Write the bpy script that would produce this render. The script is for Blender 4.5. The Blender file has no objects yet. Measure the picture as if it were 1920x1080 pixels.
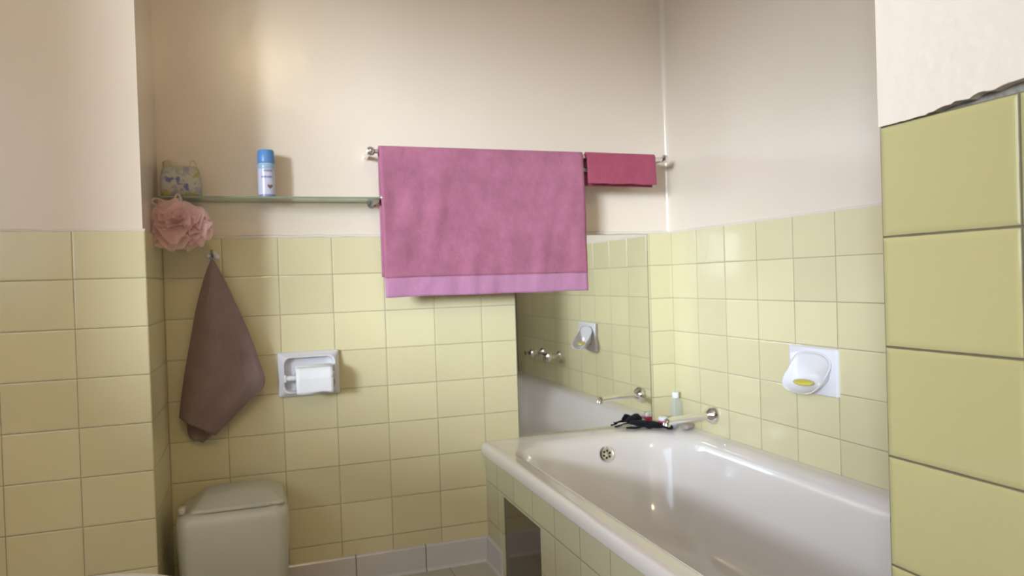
import bpy, bmesh, math, random
from mathutils import Vector, Matrix, noise
PI = math.pi
S = bpy.context.scene
COL = S.collection
random.seed(7)

# ------------------------------------------------------------------ camera, world, exposure, lights
F_PX = 1372.0
R = Vector((0.94473189, -0.32626083, -0.03217953))
U = Vector((0.03441626, 0.00108408, 0.999407))
F = Vector((0.32603247, 0.94527916, -0.01225284))
cam = bpy.data.cameras.new('camera')
camo = bpy.data.objects.new('camera', cam); COL.objects.link(camo)
m3 = Matrix((R, U, -F)).transposed()
camo.matrix_world = Matrix.Translation(Vector((-1.480, -2.4407, 0.977))) @ m3.to_4x4()
cam.sensor_width = 36.0
cam.lens = F_PX / 1920 * 36.0
cam.clip_start = 0.02
cam.dof.use_dof = True
cam.dof.focus_distance = 1.15
cam.dof.aperture_fstop = 7.0
S.camera = camo

w = bpy.data.worlds.new('world'); S.world = w; w.use_nodes = True
w.node_tree.nodes['Background'].inputs[0].default_value = (0.72, 0.85, 1.0, 1)
w.node_tree.nodes['Background'].inputs[1].default_value = 4.0
S.view_settings.view_transform = 'Standard'
S.view_settings.look = 'None'
S.view_settings.gamma = 1.0
S.view_settings.use_curve_mapping = False
S.view_settings.exposure = 0.2

# low hazy sun slanting in through the window in the left wall
sun = bpy.data.lights.new('sun', 'SUN'); sun.energy = 4.5; sun.angle = math.radians(13); sun.color = (0.80, 0.88, 1.0)
suno = bpy.data.objects.new('sun', sun); COL.objects.link(suno)
suno.rotation_euler = Vector((1.0, 1.0, -0.21)).to_track_quat('-Z', 'Y').to_euler()
portal = bpy.data.lights.new('window_portal', 'AREA'); portal.shape = 'RECTANGLE'; portal.size = 2.75; portal.size_y = 1.35
portal.cycles.is_portal = True
porto = bpy.data.objects.new('window_portal', portal); COL.objects.link(porto)
porto.location = (-2.93, -2.70, 1.56); porto.rotation_euler = (math.radians(90), 0, math.radians(-90))
LAMP_STRENGTH = 62.0
LAMP_COLOUR = (1.0, 0.79, 0.46)

# ------------------------------------------------------------------ dimensions (metres, floor z = 0)
T = 1.136                       # top edge of the wall tiles
RH, CW = 0.125, 0.16686         # tile pitch, height and width
XB, YB = -1.7545, -0.3445       # outer corner of the boxed-in duct on the left
XP, YP = -0.8057, -1.788        # outer corner of the partition on the right
XL, YE, ZC = -2.75, -4.30, 2.70 # left wall, wall behind the camera, ceiling
RIM = 0.414                     # top of the bath rim
XPAN = -0.755                   # face of the bath panel

# ------------------------------------------------------------------ node helpers
def new_mat(name):
    m = bpy.data.materials.new(name); m.use_nodes = True
    nt = m.node_tree
    return m, nt, nt.nodes['Principled BSDF']
def setp(b, **k):
    for a, v in k.items():
        a = a.replace('_', ' ')
        if a == 'Base Color' or a.endswith('Tint') or a.endswith('Color'):
            v = (*v, 1)
        b.inputs[a].default_value = v
def nd(nt, t, **k):
    n = nt.nodes.new(t)
    for a, v in k.items(): setattr(n, a, v)
    return n
def math_(nt, op, a, b=None, c=None, clamp=False):
    n = nt.nodes.new('ShaderNodeMath'); n.operation = op; n.use_clamp = clamp
    for i, v in enumerate((a, b, c)):
        if v is None: continue
        if isinstance(v, (int, float)): n.inputs[i].default_value = v
        else: nt.links.new(v, n.inputs[i])
    return n.outputs[0]
def mixc(nt, f, a, b):
    n = nt.nodes.new('ShaderNodeMix'); n.data_type = 'RGBA'
    if isinstance(f, (int, float)): n.inputs[0].default_value = f
    else: nt.links.new(f, n.inputs[0])
    for i, v in ((6, a), (7, b)):
        if isinstance(v, tuple): n.inputs[i].default_value = (*v, 1)
        else: nt.links.new(v, n.inputs[i])
    return n.outputs[2]
def noise_(nt, scale, detail=3, vec=None, rough=0.5):
    n = nt.nodes.new('ShaderNodeTexNoise'); n.inputs['Scale'].default_value = scale
    n.inputs['Detail'].default_value = detail; n.inputs['Roughness'].default_value = rough
    if vec is None:
        tc = nt.nodes.new('ShaderNodeTexCoord'); vec = tc.outputs['Object']
    nt.links.new(vec, n.inputs['Vector'])
    return n.outputs['Fac']
def bump(nt, b, h, strength, dist):
    n = nt.nodes.new('ShaderNodeBump'); n.inputs['Strength'].default_value = strength
    n.inputs['Distance'].default_value = dist
    nt.links.new(h, n.inputs['Height']); nt.links.new(n.outputs[0], b.inputs['Normal'])
def simple(name, col, rough=0.5, metal=0.0, var=0.06, nscale=8, bumpd=0.0, bscale=200, **k):
    m, nt, b = new_mat(name)
    dark = tuple(c * (1 - var) for c in col); lite = tuple(min(1, c * (1 + var)) for c in col)
    f = noise_(nt, nscale)
    nt.links.new(mixc(nt, f, dark, lite), b.inputs['Base Color'])
    setp(b, Roughness=rough, Metallic=metal, **k)
    if bumpd: bump(nt, b, noise_(nt, bscale, 2), 1.0, bumpd)
    return m

def tile_mat(name, axis, u0, cw, z0, rh, col, grout=(0.44, 0.385, 0.26), rough=0.13, gw=0.0010, var=0.07, tilt=0.0006, edge=0.006, edged=0.0009, axis2='Z'):
    m, nt, b = new_mat(name)
    tc = nt.nodes.new('ShaderNodeTexCoord'); sx = nt.nodes.new('ShaderNodeSeparateXYZ')
    nt.links.new(tc.outputs['Object'], sx.inputs[0])
    def grid(sock, o, p):
        q = math_(nt, 'DIVIDE', math_(nt, 'SUBTRACT', sock, o), p)
        fl = math_(nt, 'FLOOR', q); fr = math_(nt, 'SUBTRACT', q, fl)
        d = math_(nt, 'MULTIPLY', math_(nt, 'MINIMUM', fr, math_(nt, 'SUBTRACT', 1.0, fr)), p)
        return fl, fr, d
    fu, ru, du = grid(sx.outputs[axis], u0, cw)
    fv, rv, dv = grid(sx.outputs[axis2], z0, rh)
    d = math_(nt, 'MINIMUM', du, dv)
    # grout mask with slight wobble
    wob = math_(nt, 'MULTIPLY', noise_(nt, 60, 2), 0.0010)
    mask = math_(nt, 'LESS_THAN', d, math_(nt, 'ADD', wob, gw - 0.0005))
    cb = nt.nodes.new('ShaderNodeCombineXYZ'); nt.links.new(fu, cb.inputs[0]); nt.links.new(fv, cb.inputs[1])
    wn = nt.nodes.new('ShaderNodeTexWhiteNoise'); wn.noise_dimensions = '3D'; nt.links.new(cb.outputs[0], wn.inputs['Vector'])
    ws = nt.nodes.new('ShaderNodeSeparateColor'); nt.links.new(wn.outputs['Color'], ws.inputs[0])
    f = math_(nt, 'ADD', math_(nt, 'MULTIPLY', ws.outputs[0], 0.7), math_(nt, 'MULTIPLY', noise_(nt, 9, 4), 0.3))
    tcol = mixc(nt, f, tuple(c * (1 - var) for c in col), tuple(min(1, c * (1 + var)) for c in col))
    g2 = mixc(nt, noise_(nt, 5, 3), tuple(c * 0.7 for c in grout), grout)
    nt.links.new(mixc(nt, mask, tcol, g2), b.inputs['Base Color'])
    nt.links.new(math_(nt, 'ADD', math_(nt, 'MULTIPLY', mask, 0.5), rough), b.inputs['Roughness'])
    # pillow edge + individual tilt of every tile + glaze waviness
    e = math_(nt, 'DIVIDE', d, edge, clamp=True)
    e = math_(nt, 'POWER', math_(nt, 'SUBTRACT', 1.0, e), 2.0)
    h = math_(nt, 'MULTIPLY', e, -edged)
    t1 = math_(nt, 'MULTIPLY', math_(nt, 'SUBTRACT', ws.outputs[1], 0.5), math_(nt, 'MULTIPLY', ru, tilt))
    t2 = math_(nt, 'MULTIPLY', math_(nt, 'SUBTRACT', ws.outputs[2], 0.5), math_(nt, 'MULTIPLY', rv, tilt))
    h = math_(nt, 'ADD', h, math_(nt, 'ADD', t1, t2))
    h = math_(nt, 'ADD', h, math_(nt, 'MULTIPLY', noise_(nt, 14, 2), 0.0007))
    h = math_(nt, 'SUBTRACT', h, math_(nt, 'MULTIPLY', mask, 0.0006))
    bump(nt, b, h, 1.0, 1.0)
    return m

YEL = (0.66, 0.59, 0.365)
M = {}
M['paint'] = simple('cream_gloss_paint', (0.71, 0.61, 0.505), 0.23, var=0.025, nscale=2.5, bumpd=0.0010, bscale=9)
M['paint_rough'] = simple('cream_plaster_paint', (0.71, 0.61, 0.53), 0.42, var=0.03, nscale=3, bumpd=0.0009, bscale=60)
M['ceiling'] = simple('white_ceiling_paint', (0.74, 0.70, 0.62), 0.6, var=0.02)
M['t_back'] = tile_mat('yellow_tiles_back', 'X', -0.753, CW, T, RH, YEL)
M['t_right'] = tile_mat('yellow_tiles_right', 'Y', -0.1816, CW, T, RH, YEL)
M['t_box'] = tile_mat('yellow_tiles_duct', 'X', XB, CW, T, RH, YEL, edged=0.0012, rough=0.2)
M['t_boxside'] = tile_mat('yellow_tiles_duct_side', 'Y', YB, CW * 2.2, T, RH, YEL)
M['t_panel'] = tile_mat('pale_tiles_bath_panel', 'Y', -0.622, CW, 0.280, 0.135, (0.60, 0.55, 0.37), grout=(0.30, 0.29, 0.17))
M['t_part'] = tile_mat('yellow_tiles_partition_shaded', 'Y', YP, 0.1625, T, RH, (0.45, 0.395, 0.19), grout=(0.17, 0.14, 0.08), gw=0.0014, edge=0.008, edged=0.0016, rough=0.10, tilt=0.0012)  # base darker than YEL: the partition's shade is put into the colour
M['t_floor'] = tile_mat('beige_floor_tiles', 'X', -0.9, 0.33, -0.2, 0.33, (0.50, 0.46, 0.38), rough=0.3, axis2='Y', gw=0.002)
M['skirt'] = tile_mat('white_cove_tiles', 'X', -0.979, 0.2325, -1.0, 3.0, (0.60, 0.56, 0.55), grout=(0.2, 0.15, 0.12), rough=0.22, gw=0.0016)
M['enamel'] = simple('white_bath_enamel', (0.77, 0.715, 0.69), 0.12, var=0.02, nscale=3, Coat_Weight=0.4, Coat_Roughness=0.05)
M['ceramic'] = simple('white_ceramic', (0.72, 0.70, 0.73), 0.15, var=0.02)
M['mirror'] = simple('mirror_silver', (0.84, 0.84, 0.78), 0.012, 1.0, var=0.01)
M['chrome'] = simple('chrome', (0.82, 0.82, 0.83), 0.08, 1.0, var=0.03)
M['steel'] = simple('dull_steel', (0.42, 0.42, 0.42), 0.32, 1.0)
M['black'] = simple('black_rubber', (0.012, 0.012, 0.014), 0.5)
M['dark'] = simple('dark_hole', (0.01, 0.01, 0.01), 0.8)
M['hatch'] = simple('dark_tinted_panel', (0.17, 0.145, 0.125), 0.10, 0.85, var=0.12, nscale=6)
M['plastic'] = simple('off_white_plastic', (0.52, 0.49, 0.41), 0.38, var=0.05, nscale=10)
M['bucket'] = simple('white_enamel_lid', (0.80, 0.77, 0.74), 0.25)
M['paper'] = simple('white_tissue', (0.84, 0.84, 0.88), 0.85, var=0.02, bumpd=0.0004, bscale=300)
M['card'] = simple('cardboard_core', (0.40, 0.30, 0.20), 0.9)
M['soap'] = simple('yellow_soap', (0.60, 0.50, 0.07), 0.4, Subsurface_Weight=0.1)
M['pink_soap'] = simple('pinkish_soap', (0.42, 0.33, 0.32), 0.45)
M['red'] = simple('red_plastic', (0.60, 0.03, 0.07), 0.3)
M['white'] = simple('white_plastic', (0.80, 0.80, 0.86), 0.3)
M['lilac'] = simple('lilac_sachet', (0.52, 0.50, 0.64), 0.35)
M['blue_cap'] = simple('blue_cap_plastic', (0.10, 0.26, 0.56), 0.35)
M['lightblue'] = simple('pale_blue_print', (0.30, 0.45, 0.62), 0.3)
M['can'] = simple('lavender_white_print', (0.58, 0.57, 0.72), 0.25, var=0.03)
M['ink'] = simple('grey_blue_lettering', (0.20, 0.22, 0.42), 0.35)
M['brown'] = simple('brown_print', (0.20, 0.13, 0.13), 0.4)
M['edge_paint'] = simple('lumpy_paint_edge', (0.66, 0.60, 0.52), 0.35, bumpd=0.001, bscale=80)
M['mortar'] = simple('crumbling_mortar', (0.30, 0.265, 0.225), 0.95, var=0.35, nscale=60, bumpd=0.003, bscale=150)
M['frame'] = simple('white_window_paint', (0.7, 0.7, 0.68), 0.4)
M['cream_tub'] = simple('cream_plastic', (0.58, 0.52, 0.33), 0.45)

def cloth_mat(name, col, var=0.19, rib=None):
    m, nt, b = new_mat(name)
    f = noise_(nt, 8, 6, rough=0.7)
    r = nt.nodes.new('ShaderNodeValToRGB'); r.color_ramp.elements[0].position = 0.3; r.color_ramp.elements[1].position = 0.7
    r.color_ramp.elements[0].color = (*[c * (1 - var) for c in col], 1); r.color_ramp.elements[1].color = (*[c * (1 + var) for c in col], 1)
    nt.links.new(f, r.inputs[0]); nt.links.new(r.outputs[0], b.inputs['Base Color'])
    setp(b, Roughness=0.95, Sheen_Weight=0.35, Sheen_Roughness=0.5, Sheen_Tint=tuple(min(1, c * 1.5 + .1) for c in col))
    b.inputs['Specular IOR Level'].default_value = 0.15
    h = math_(nt, 'ADD', math_(nt, 'MULTIPLY', noise_(nt, 420, 2), 0.0016), math_(nt, 'MULTIPLY', noise_(nt, 40, 3), 0.003))
    bump(nt, b, h, 1.0, 1.0)
    return m
M['pink_towel'] = cloth_mat('dusty_pink_terry', (0.37, 0.135, 0.205))
M['pink_band'] = cloth_mat('dusty_pink_flat_weave', (0.44, 0.205, 0.33), 0.05)
M['maroon'] = cloth_mat('maroon_terry', (0.34, 0.075, 0.12), 0.12)
M['brown_towel'] = cloth_mat('brown_terry', (0.25, 0.175, 0.165), 0.12)
M['black_net'] = cloth_mat('black_knit', (0.010, 0.010, 0.013), 0.3)

# see-through materials
def schlick(nt):                 # reflectance of clear glass, the same from both sides of a thin sheet
    lw = nt.nodes.new('ShaderNodeLayerWeight')
    return math_(nt, 'ADD', math_(nt, 'MULTIPLY', math_(nt, 'POWER', lw.outputs['Facing'], 5.0), 0.9), 0.04)
m, nt, b = new_mat('shelf_glass'); M['glass'] = m
setp(b, Base_Color=(0.9, 0.97, 0.92), Roughness=0.03)
tr = nt.nodes.new('ShaderNodeBsdfTransparent'); tr.inputs[0].default_value = (0.88, 0.94, 0.88, 1)
mx = nt.nodes.new('ShaderNodeMixShader'); nt.links.new(schlick(nt), mx.inputs[0])
nt.links.new(tr.outputs[0], mx.inputs[1]); nt.links.new(b.outputs[0], mx.inputs[2]); b.inputs['Metallic'].default_value = 1
nt.links.new(mx.outputs[0], nt.nodes['Material Output'].inputs[0])
M['glass_edge'] = simple('green_glass_edge', (0.20, 0.235, 0.15), 0.12)
m, nt, b = new_mat('clear_bottle_plastic'); M['clear'] = m
setp(b, Base_Color=(0.75, 0.80, 0.84), Roughness=0.1)
tr = nt.nodes.new('ShaderNodeBsdfTransparent'); tr.inputs[0].default_value = (0.90, 0.93, 0.95, 1)
mx = nt.nodes.new('ShaderNodeMixShader'); mx.inputs[0].default_value = 0.15
nt.links.new(tr.outputs[0], mx.inputs[1]); nt.links.new(b.outputs[0], mx.inputs[2])
nt.links.new(mx.outputs[0], nt.nodes['Material Output'].inputs[0])
m, nt, b = new_mat('pink_mesh_net'); M['puff'] = m
f = noise_(nt, 30, 2)
nt.links.new(mixc(nt, f, (0.90, 0.60, 0.60), (0.95, 0.76, 0.76)), b.inputs['Base Color'])
setp(b, Roughness=0.6)
trl = nt.nodes.new('ShaderNodeBsdfTranslucent'); trl.inputs[0].default_value = (0.94, 0.68, 0.65, 1)
m1 = nt.nodes.new('ShaderNodeMixShader'); m1.inputs[0].default_value = 0.45
nt.links.new(b.outputs[0], m1.inputs[1]); nt.links.new(trl.outputs[0], m1.inputs[2])
tr = nt.nodes.new('ShaderNodeBsdfTransparent')
m2 = nt.nodes.new('ShaderNodeMixShader'); m2.inputs[0].default_value = 0.38
nt.links.new(m1.outputs[0], m2.inputs[1]); nt.links.new(tr.outputs[0], m2.inputs[2])
nt.links.new(m2.outputs[0], nt.nodes['Material Output'].inputs[0])
# floral cloth of the toiletry bag
m, nt, b = new_mat('floral_print_cloth'); M['floral'] = m
def ramp(nt, f, stops):
    r = nt.nodes.new('ShaderNodeValToRGB'); r.color_ramp.interpolation = 'LINEAR'
    e = r.color_ramp.elements
    while len(e) < len(stops): e.new(0.5)
    for i, (p_, c_) in enumerate(stops): e[i].position = p_; e[i].color = (*c_, 1)
    nt.links.new(f, r.inputs[0]); return r.outputs[0]
c = ramp(nt, noise_(nt, 34, 2), [(0.0, (0.10, 0.10, 0.24)), (0.36, (0.14, 0.14, 0.30)), (0.42, (0.40, 0.39, 0.36)), (0.55, (0.46, 0.43, 0.35)), (0.62, (0.30, 0.31, 0.34)), (1.0, (0.26, 0.27, 0.38))])
tcn = nt.nodes.new('ShaderNodeTexCoord'); mp = nt.nodes.new('ShaderNodeMapping'); mp.inputs[1].default_value = (3.1, 1.7, 0.4)
nt.links.new(tcn.outputs['Object'], mp.inputs[0])
y2 = math_(nt, 'GREATER_THAN', noise_(nt, 30, 1, mp.outputs[0]), 0.60)
nt.links.new(mixc(nt, y2, c, (0.36, 0.33, 0.12)), b.inputs['Base Color']); setp(b, Roughness=0.6)
# glowing things: the frosted window pane and the ceiling lamp's globe
def emis(name, col, st):
    m, nt, b = new_mat(name)
    e = nt.nodes.new('ShaderNodeEmission'); e.inputs[0].default_value = (*col, 1); e.inputs[1].default_value = st
    nt.links.new(e.outputs[0], nt.nodes['Material Output'].inputs[0]); return m
m, nt, b = new_mat('window_glass'); M['daylight'] = m
tr = nt.nodes.new('ShaderNodeBsdfTransparent'); tr.inputs[0].default_value = (0.96, 0.98, 0.98, 1)
mx = nt.nodes.new('ShaderNodeMixShader'); nt.links.new(schlick(nt), mx.inputs[0])
gl = nt.nodes.new('ShaderNodeBsdfGlossy'); gl.inputs['Roughness'].default_value = 0.02
nt.links.new(tr.outputs[0], mx.inputs[1]); nt.links.new(gl.outputs[0], mx.inputs[2])
nt.links.new(mx.outputs[0], nt.nodes['Material Output'].inputs[0])
M['bulb'] = emis('lit_opal_globe', LAMP_COLOUR, LAMP_STRENGTH)

# ------------------------------------------------------------------ mesh helpers
def link(name, bm, mat, parent=None, smooth=True, sharp=35):
    me = bpy.data.meshes.new(name)
    bmesh.ops.recalc_face_normals(bm, faces=bm.faces[:])
    bm.to_mesh(me); bm.free()
    for mm in (mat if isinstance(mat, (list, tuple)) else [mat]): me.materials.append(mm)
    if smooth:
        me.polygons.foreach_set('use_smooth', [True] * len(me.polygons))
        me.set_sharp_from_angle(angle=math.radians(sharp))
    o = bpy.data.objects.new(name, me); COL.objects.link(o)
    if parent: o.parent = parent
    return o
def tag(o, label, cat, group=None):
    o['label'] = label; o['category'] = cat
    if group: o['group'] = group
    return o
def struct(o): o['kind'] = 'structure'; return o
def thing(name, label, cat, loc):
    o = bpy.data.objects.new(name, None); COL.objects.link(o); o.location = loc
    o.empty_display_size = 0.05
    tag(o, label, cat); bpy.context.view_layer.update(); return o
def under(child, parent):        # parent a world-space mesh while keeping it in place
    child.parent = parent
    child.matrix_parent_inverse = Matrix.Translation(-Vector(parent.location)); return child
def part(name, bm, mat, parent, **k):
    o = link(name, bm, mat, None, **k)
    if parent.type == 'EMPTY': under(o, parent)
    else: o.parent = parent
    return o
def box(bm, a, b_, bev=0.0, seg=2):
    a, b_ = Vector(a), Vector(b_); c = (a + b_) / 2; s = b_ - a
    r = bmesh.ops.create_cube(bm, size=1.0, matrix=Matrix.Translation(c) @ Matrix.Diagonal((abs(s.x), abs(s.y), abs(s.z), 1)))
    if bev:
        es = list({e for v in r['verts'] for e in v.link_edges})
        bmesh.ops.bevel(bm, geom=es, offset=bev, segments=seg, affect='EDGES', profile=0.5)
    return bm
def boxbm(a, b_, bev=0.0, seg=2): return box(bmesh.new(), a, b_, bev, seg)
def loft(bm, loops, cap0=False, cap1=False, closed=True, mi=None):
    vs = [[bm.verts.new(p) for p in L] for L in loops]
    n = len(vs[0])
    for i in range(len(vs) - 1):
        for j in range(n if closed else n - 1):
            k = (j + 1) % n
            try:
                fc = bm.faces.new((vs[i][j], vs[i][k], vs[i + 1][k], vs[i + 1][j]))
                if mi is not None: fc.material_index = mi[i]
            except ValueError: pass
    if cap0: bm.faces.new(vs[0][::-1])
    if cap1: bm.faces.new(vs[-1])
    return bm
def frame_of(d):
    d = d.normalized(); a = Vector((0, 0, 1)) if abs(d.z) < 0.9 else Vector((1, 0, 0))
    x = d.cross(a).normalized(); return x, d.cross(x)
def lathe(bm, base, axis, prof, n=32, mi=None, cap0=True, cap1=True):   # prof: (radius, distance along axis)
    base = Vector(base); d = Vector(axis).normalized(); x, y = frame_of(d)
    loops = [[base + d * h + (x * math.cos(2 * PI * j / n) + y * math.sin(2 * PI * j / n)) * max(r, 1e-5) for j in range(n)] for r, h in prof]
    return loft(bm, loops, cap0, cap1, mi=mi)
def tube(bm, pts, rad, n=12, cap=True):
    pts = [Vector(p) for p in pts]; rads = rad if isinstance(rad, (list, tuple)) else [rad] * len(pts)
    loops = []; px = None
    for i, p in enumerate(pts):
        d = (pts[min(i + 1, len(pts) - 1)] - pts[max(i - 1, 0)]).normalized()
        if px is None: x, _ = frame_of(d)
        else: x = (px - d * px.dot(d)).normalized()
        y = d.cross(x); px = x
        loops.append([p + (x * math.cos(2 * PI * j / n) + y * math.sin(2 * PI * j / n)) * rads[i] for j in range(n)])
    return loft(bm, loops, cap, cap)
def cat(pts, k=8):               # Catmull-Rom through points of any dimension
    P = [pts[0]] + list(pts) + [pts[-1]]; out = []
    for i in range(1, len(P) - 2):
        for s in range(k):
            t = s / k
            out.append(tuple(0.5 * (2 * b + (c - a) * t + (2 * a - 5 * b + 4 * c - d) * t * t + (3 * b - a - 3 * c + d) * t ** 3)
                             for a, b, c, d in zip(P[i - 1], P[i], P[i + 1], P[i + 2])))
    out.append(tuple(pts[-1])); return out
def rrect(x0, x1, y0, y1, r, k=8):     # rounded rectangle outline, 4*(k+1) points; r one value or four (corners x1y1, x0y1, x0y0, x1y0)
    rs = r if isinstance(r, (tuple, list)) else (r,) * 4
    out = []
    for (cx, cy, a0), rr in zip(((x1, y1, 0), (x0, y1, 90), (x0, y0, 180), (x1, y0, 270)), rs):
        rr = max(min(rr, (x1 - x0) / 2.001, (y1 - y0) / 2.001), 1e-4)
        sx = -1 if cx == x1 else 1; sy = -1 if cy == y1 else 1
        for i in range(k + 1):
            a = math.radians(a0 + 90 * i / k)
            out.append((cx + sx * rr + rr * math.cos(a), cy + sy * rr + rr * math.sin(a)))
    return out
def ellipsoid(bm, c, s, rot=None, seg=24):
    mt = Matrix.Translation(Vector(c)) @ (rot.to_4x4() if rot else Matrix.Identity(4)) @ Matrix.Diagonal((*s, 1))
    bmesh.ops.create_uvsphere(bm, u_segments=seg, v_segments=seg // 2, radius=1.0, matrix=mt); return bm
def prism(bm, pts, y0, y1, plane='XZ'):
    def P(p, y): return (p[0], y, p[1]) if plane == 'XZ' else (y, p[0], p[1])
    return loft(bm, [[P(p, y0) for p in pts], [P(p, y1) for p in pts]], True, True)

# ------------------------------------------------------------------ the room
th = 0.18
struct(link('floor', boxbm((XL - th, YE - th, -0.05), (0.1, 0.1, 0.0)), M['t_floor'], smooth=False))
struct(link('ceiling', boxbm((XL - th, YE - th, ZC), (0.1, 0.1, ZC + 0.05)), M['ceiling'], smooth=False))
wall_back = struct(link('wall_back', boxbm((XL - th, 0.005, 0), (0.1, 0.10, ZC)), M['paint'], smooth=False))
part('tiling', boxbm((XB - 0.02, 0.0, 0), (0.0, 0.02, T)), M['t_back'], wall_back, smooth=False)
wall_right = struct(link('wall_right', boxbm((0.004, YP - 0.1, 0), (0.10, 0.05, ZC)), M['paint'], smooth=False))
part('tiling', boxbm((0.0, YP, 0), (0.02, 0.0, T)), M['t_right'], wall_right, smooth=False)
# boxed-in duct on the left: its front faces the camera
bm = boxbm((XL - 0.05, YB + 0.006, 0), (XB - 0.006, 0.05, ZC))
wall_duct = struct(link('wall_left_duct', bm, M['paint'], smooth=False))
part('tiling', boxbm((XL, YB, 0), (XB - 0.001, YB + 0.02, T), 0.0008, 1), M['t_box'], wall_duct, smooth=False)
part('side_tiling', boxbm((XB - 0.02, YB + 0.001, 0), (XB, 0.0, T), 0.0008, 1), M['t_boxside'], wall_duct, smooth=False)
# partition close to the camera on the right, with the end of the bath tucked behind it
pw = boxbm((XP + 0.012, YE, 0), (XP + 0.3, YP - 0.012, ZC))
box(pw, (XP + 0.2, YP - 0.1, 0), (0.05, YP - 0.012, ZC))
wall_part = struct(link('wall_partition', pw, M['mortar'], smooth=False))
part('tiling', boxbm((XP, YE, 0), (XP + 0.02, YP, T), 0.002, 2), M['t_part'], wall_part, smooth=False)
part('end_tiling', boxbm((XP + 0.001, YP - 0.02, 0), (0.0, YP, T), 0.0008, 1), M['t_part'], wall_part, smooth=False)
# plaster coat above the partition tiles; its lower edge is broken and lifts off to the right
prof = [(YE, 0.048)]
ny = 90
for i in range(ny + 1):
    y = -2.25 + (YP + 2.25) * i / ny
    t = (YP - y)
    lift = 0.0
    if t > 0.030: lift = 0.0018 * (0.5 + noise.noise(Vector((y * 60, 1, 0))))
    if t > 0.062: lift = 0.003 + (t - 0.062) * 0.075 + 0.0030 * noise.noise(Vector((y * 75, 0, 0))) + 0.0016 * noise.noise(Vector((y * 240, 3, 0)))
    if t > 0.0 and t < 0.075 and t > 0.04: lift *= 0.6
    prof.append((y, max(lift, 0.0003)))
pl = [(y, T + z) for y, z in prof] + [(YP + 0.0005, ZC), (YE, ZC)]
bm = bmesh.new(); prism(bm, pl, XP - 0.0015, XP + 0.011, 'YZ')
bmesh.ops.triangulate(bm, faces=bm.faces[:])
part('plaster', bm, M['paint_rough'], wall_part, smooth=False)
bm = boxbm((XP + 0.005, YP - 0.012, T), (0.004, YP + 0.0005, ZC))
part('end_plaster', bm, M['paint_rough'], wall_part, smooth=False)
# the wall behind the camera, and the left wall with its window opening
struct(link('wall_rear', boxbm((XL - th, YE - th, 0), (XP + 0.3, YE, ZC)), M['paint_rough'], smooth=False))
WY0, WY1, WZ0, WZ1 = -4.05, -1.35, 0.92, 2.20
bm = bmesh.new()
box(bm, (XL - th, YE, 0), (XL, WY0, ZC)); box(bm, (XL - th, WY1, 0), (XL, YB + 0.05, ZC))
box(bm, (XL - th, WY0, 0), (XL, WY1, WZ0)); box(bm, (XL - th, WY0, WZ1), (XL, WY1, ZC))
struct(link('wall_left', bm, M['paint_rough'], smooth=False))
win = struct(bpy.data.objects.new('window_1', None)); COL.objects.link(win); win.location = (XL - 0.12, (WY0 + WY1) / 2, WZ0)
bpy.context.view_layer.update()
part('pane', boxbm((XL - 0.14, WY0 + 0.03, WZ0 + 0.03), (XL - 0.135, WY1 - 0.03, WZ1 - 0.03)), M['daylight'], win, smooth=False)
bm = bmesh.new()
for a, b_ in (((WY0, WZ0), (WY1, WZ0 + 0.04)), ((WY0, WZ1 - 0.04), (WY1, WZ1)), ((WY0, WZ0), (WY0 + 0.04, WZ1)), ((WY1 - 0.04, WZ0), (WY1, WZ1)),
              (((WY0 + WY1) / 2 - 0.02, WZ0), ((WY0 + WY1) / 2 + 0.02, WZ1))):
    box(bm, (XL - 0.155, a[0], a[1]), (XL - 0.11, b_[0], b_[1]))
part('window_frame', bm, M['frame'], win, smooth=False)

# skirting of white cove tiles along the back wall and round on to the bath panel
def skirt_loops(h=0.088, d=0.010):
    return [(0.0, 0.0), (d + 0.004, 0.0), (d, 0.010), (d, h - 0.006), (d - 0.003, h - 0.001), (0.0, h)]
bm = bmesh.new()
pr = skirt_loops()
loft(bm, [[(x, -a, z) for a, z in pr] for x in (XB, XPAN)], True, True)
struct(link('baseboard_back', bm, M['skirt'], smooth=False))
bm = bmesh.new()
loft(bm, [[(XPAN - a, y, z) for a, z in pr] for y in (-0.0102, -0.160)], True, True)
struct(link('baseboard_bath', bm, M['skirt'], smooth=False))
# lumpy painted edges on top of the tiles
def bead(fn, n, amp=0.0022, h=0.007, out=0.0022):
    bm = bmesh.new(); loops = []
    for i in range(n + 1):
        p, nrm = fn(i / n); q = noise.noise(Vector((p[0] * 22, p[1] * 22, 4)))
        lo = -0.003 - amp * (1 + q * 1.6); hi = h * (0.7 + 0.4 * noise.noise(Vector((p[0] * 15, p[1] * 15, 9))))
        nrm = (nrm[0], nrm[1], 0); o = Vector(nrm) * out
        P = Vector((p[0], p[1], T))
        loops.append([P - Vector(nrm) * 0.006 + Vector((0, 0, lo)), P + Vector((0, 0, lo)) + o * 0.3, P + Vector((0, 0, lo * 0.4)) + o, P + Vector((0, 0, hi * 0.5)) + o * 0.7, P + Vector((0, 0, hi)) - o * 2, P - Vector(nrm) * 0.008 + Vector((0, 0, hi))])
    loft(bm, loops, True, True); return bm
part('paint_edge', bead(lambda t: ((XB + (0 - XB) * t, 0), (0, -1)), 160), M['edge_paint'], wall_back, sharp=60)
part('paint_edge', bead(lambda t: ((0, YP * t), (-1, 0)), 120, 0.0008, 0.004, 0.001), M['edge_paint'], wall_right, sharp=60)
part('paint_edge', bead(lambda t: ((XL + (XB - XL) * t, YB), (0, -1)), 120, 0.001, 0.003, 0.0012), M['edge_paint'], wall_duct, sharp=60)
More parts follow.
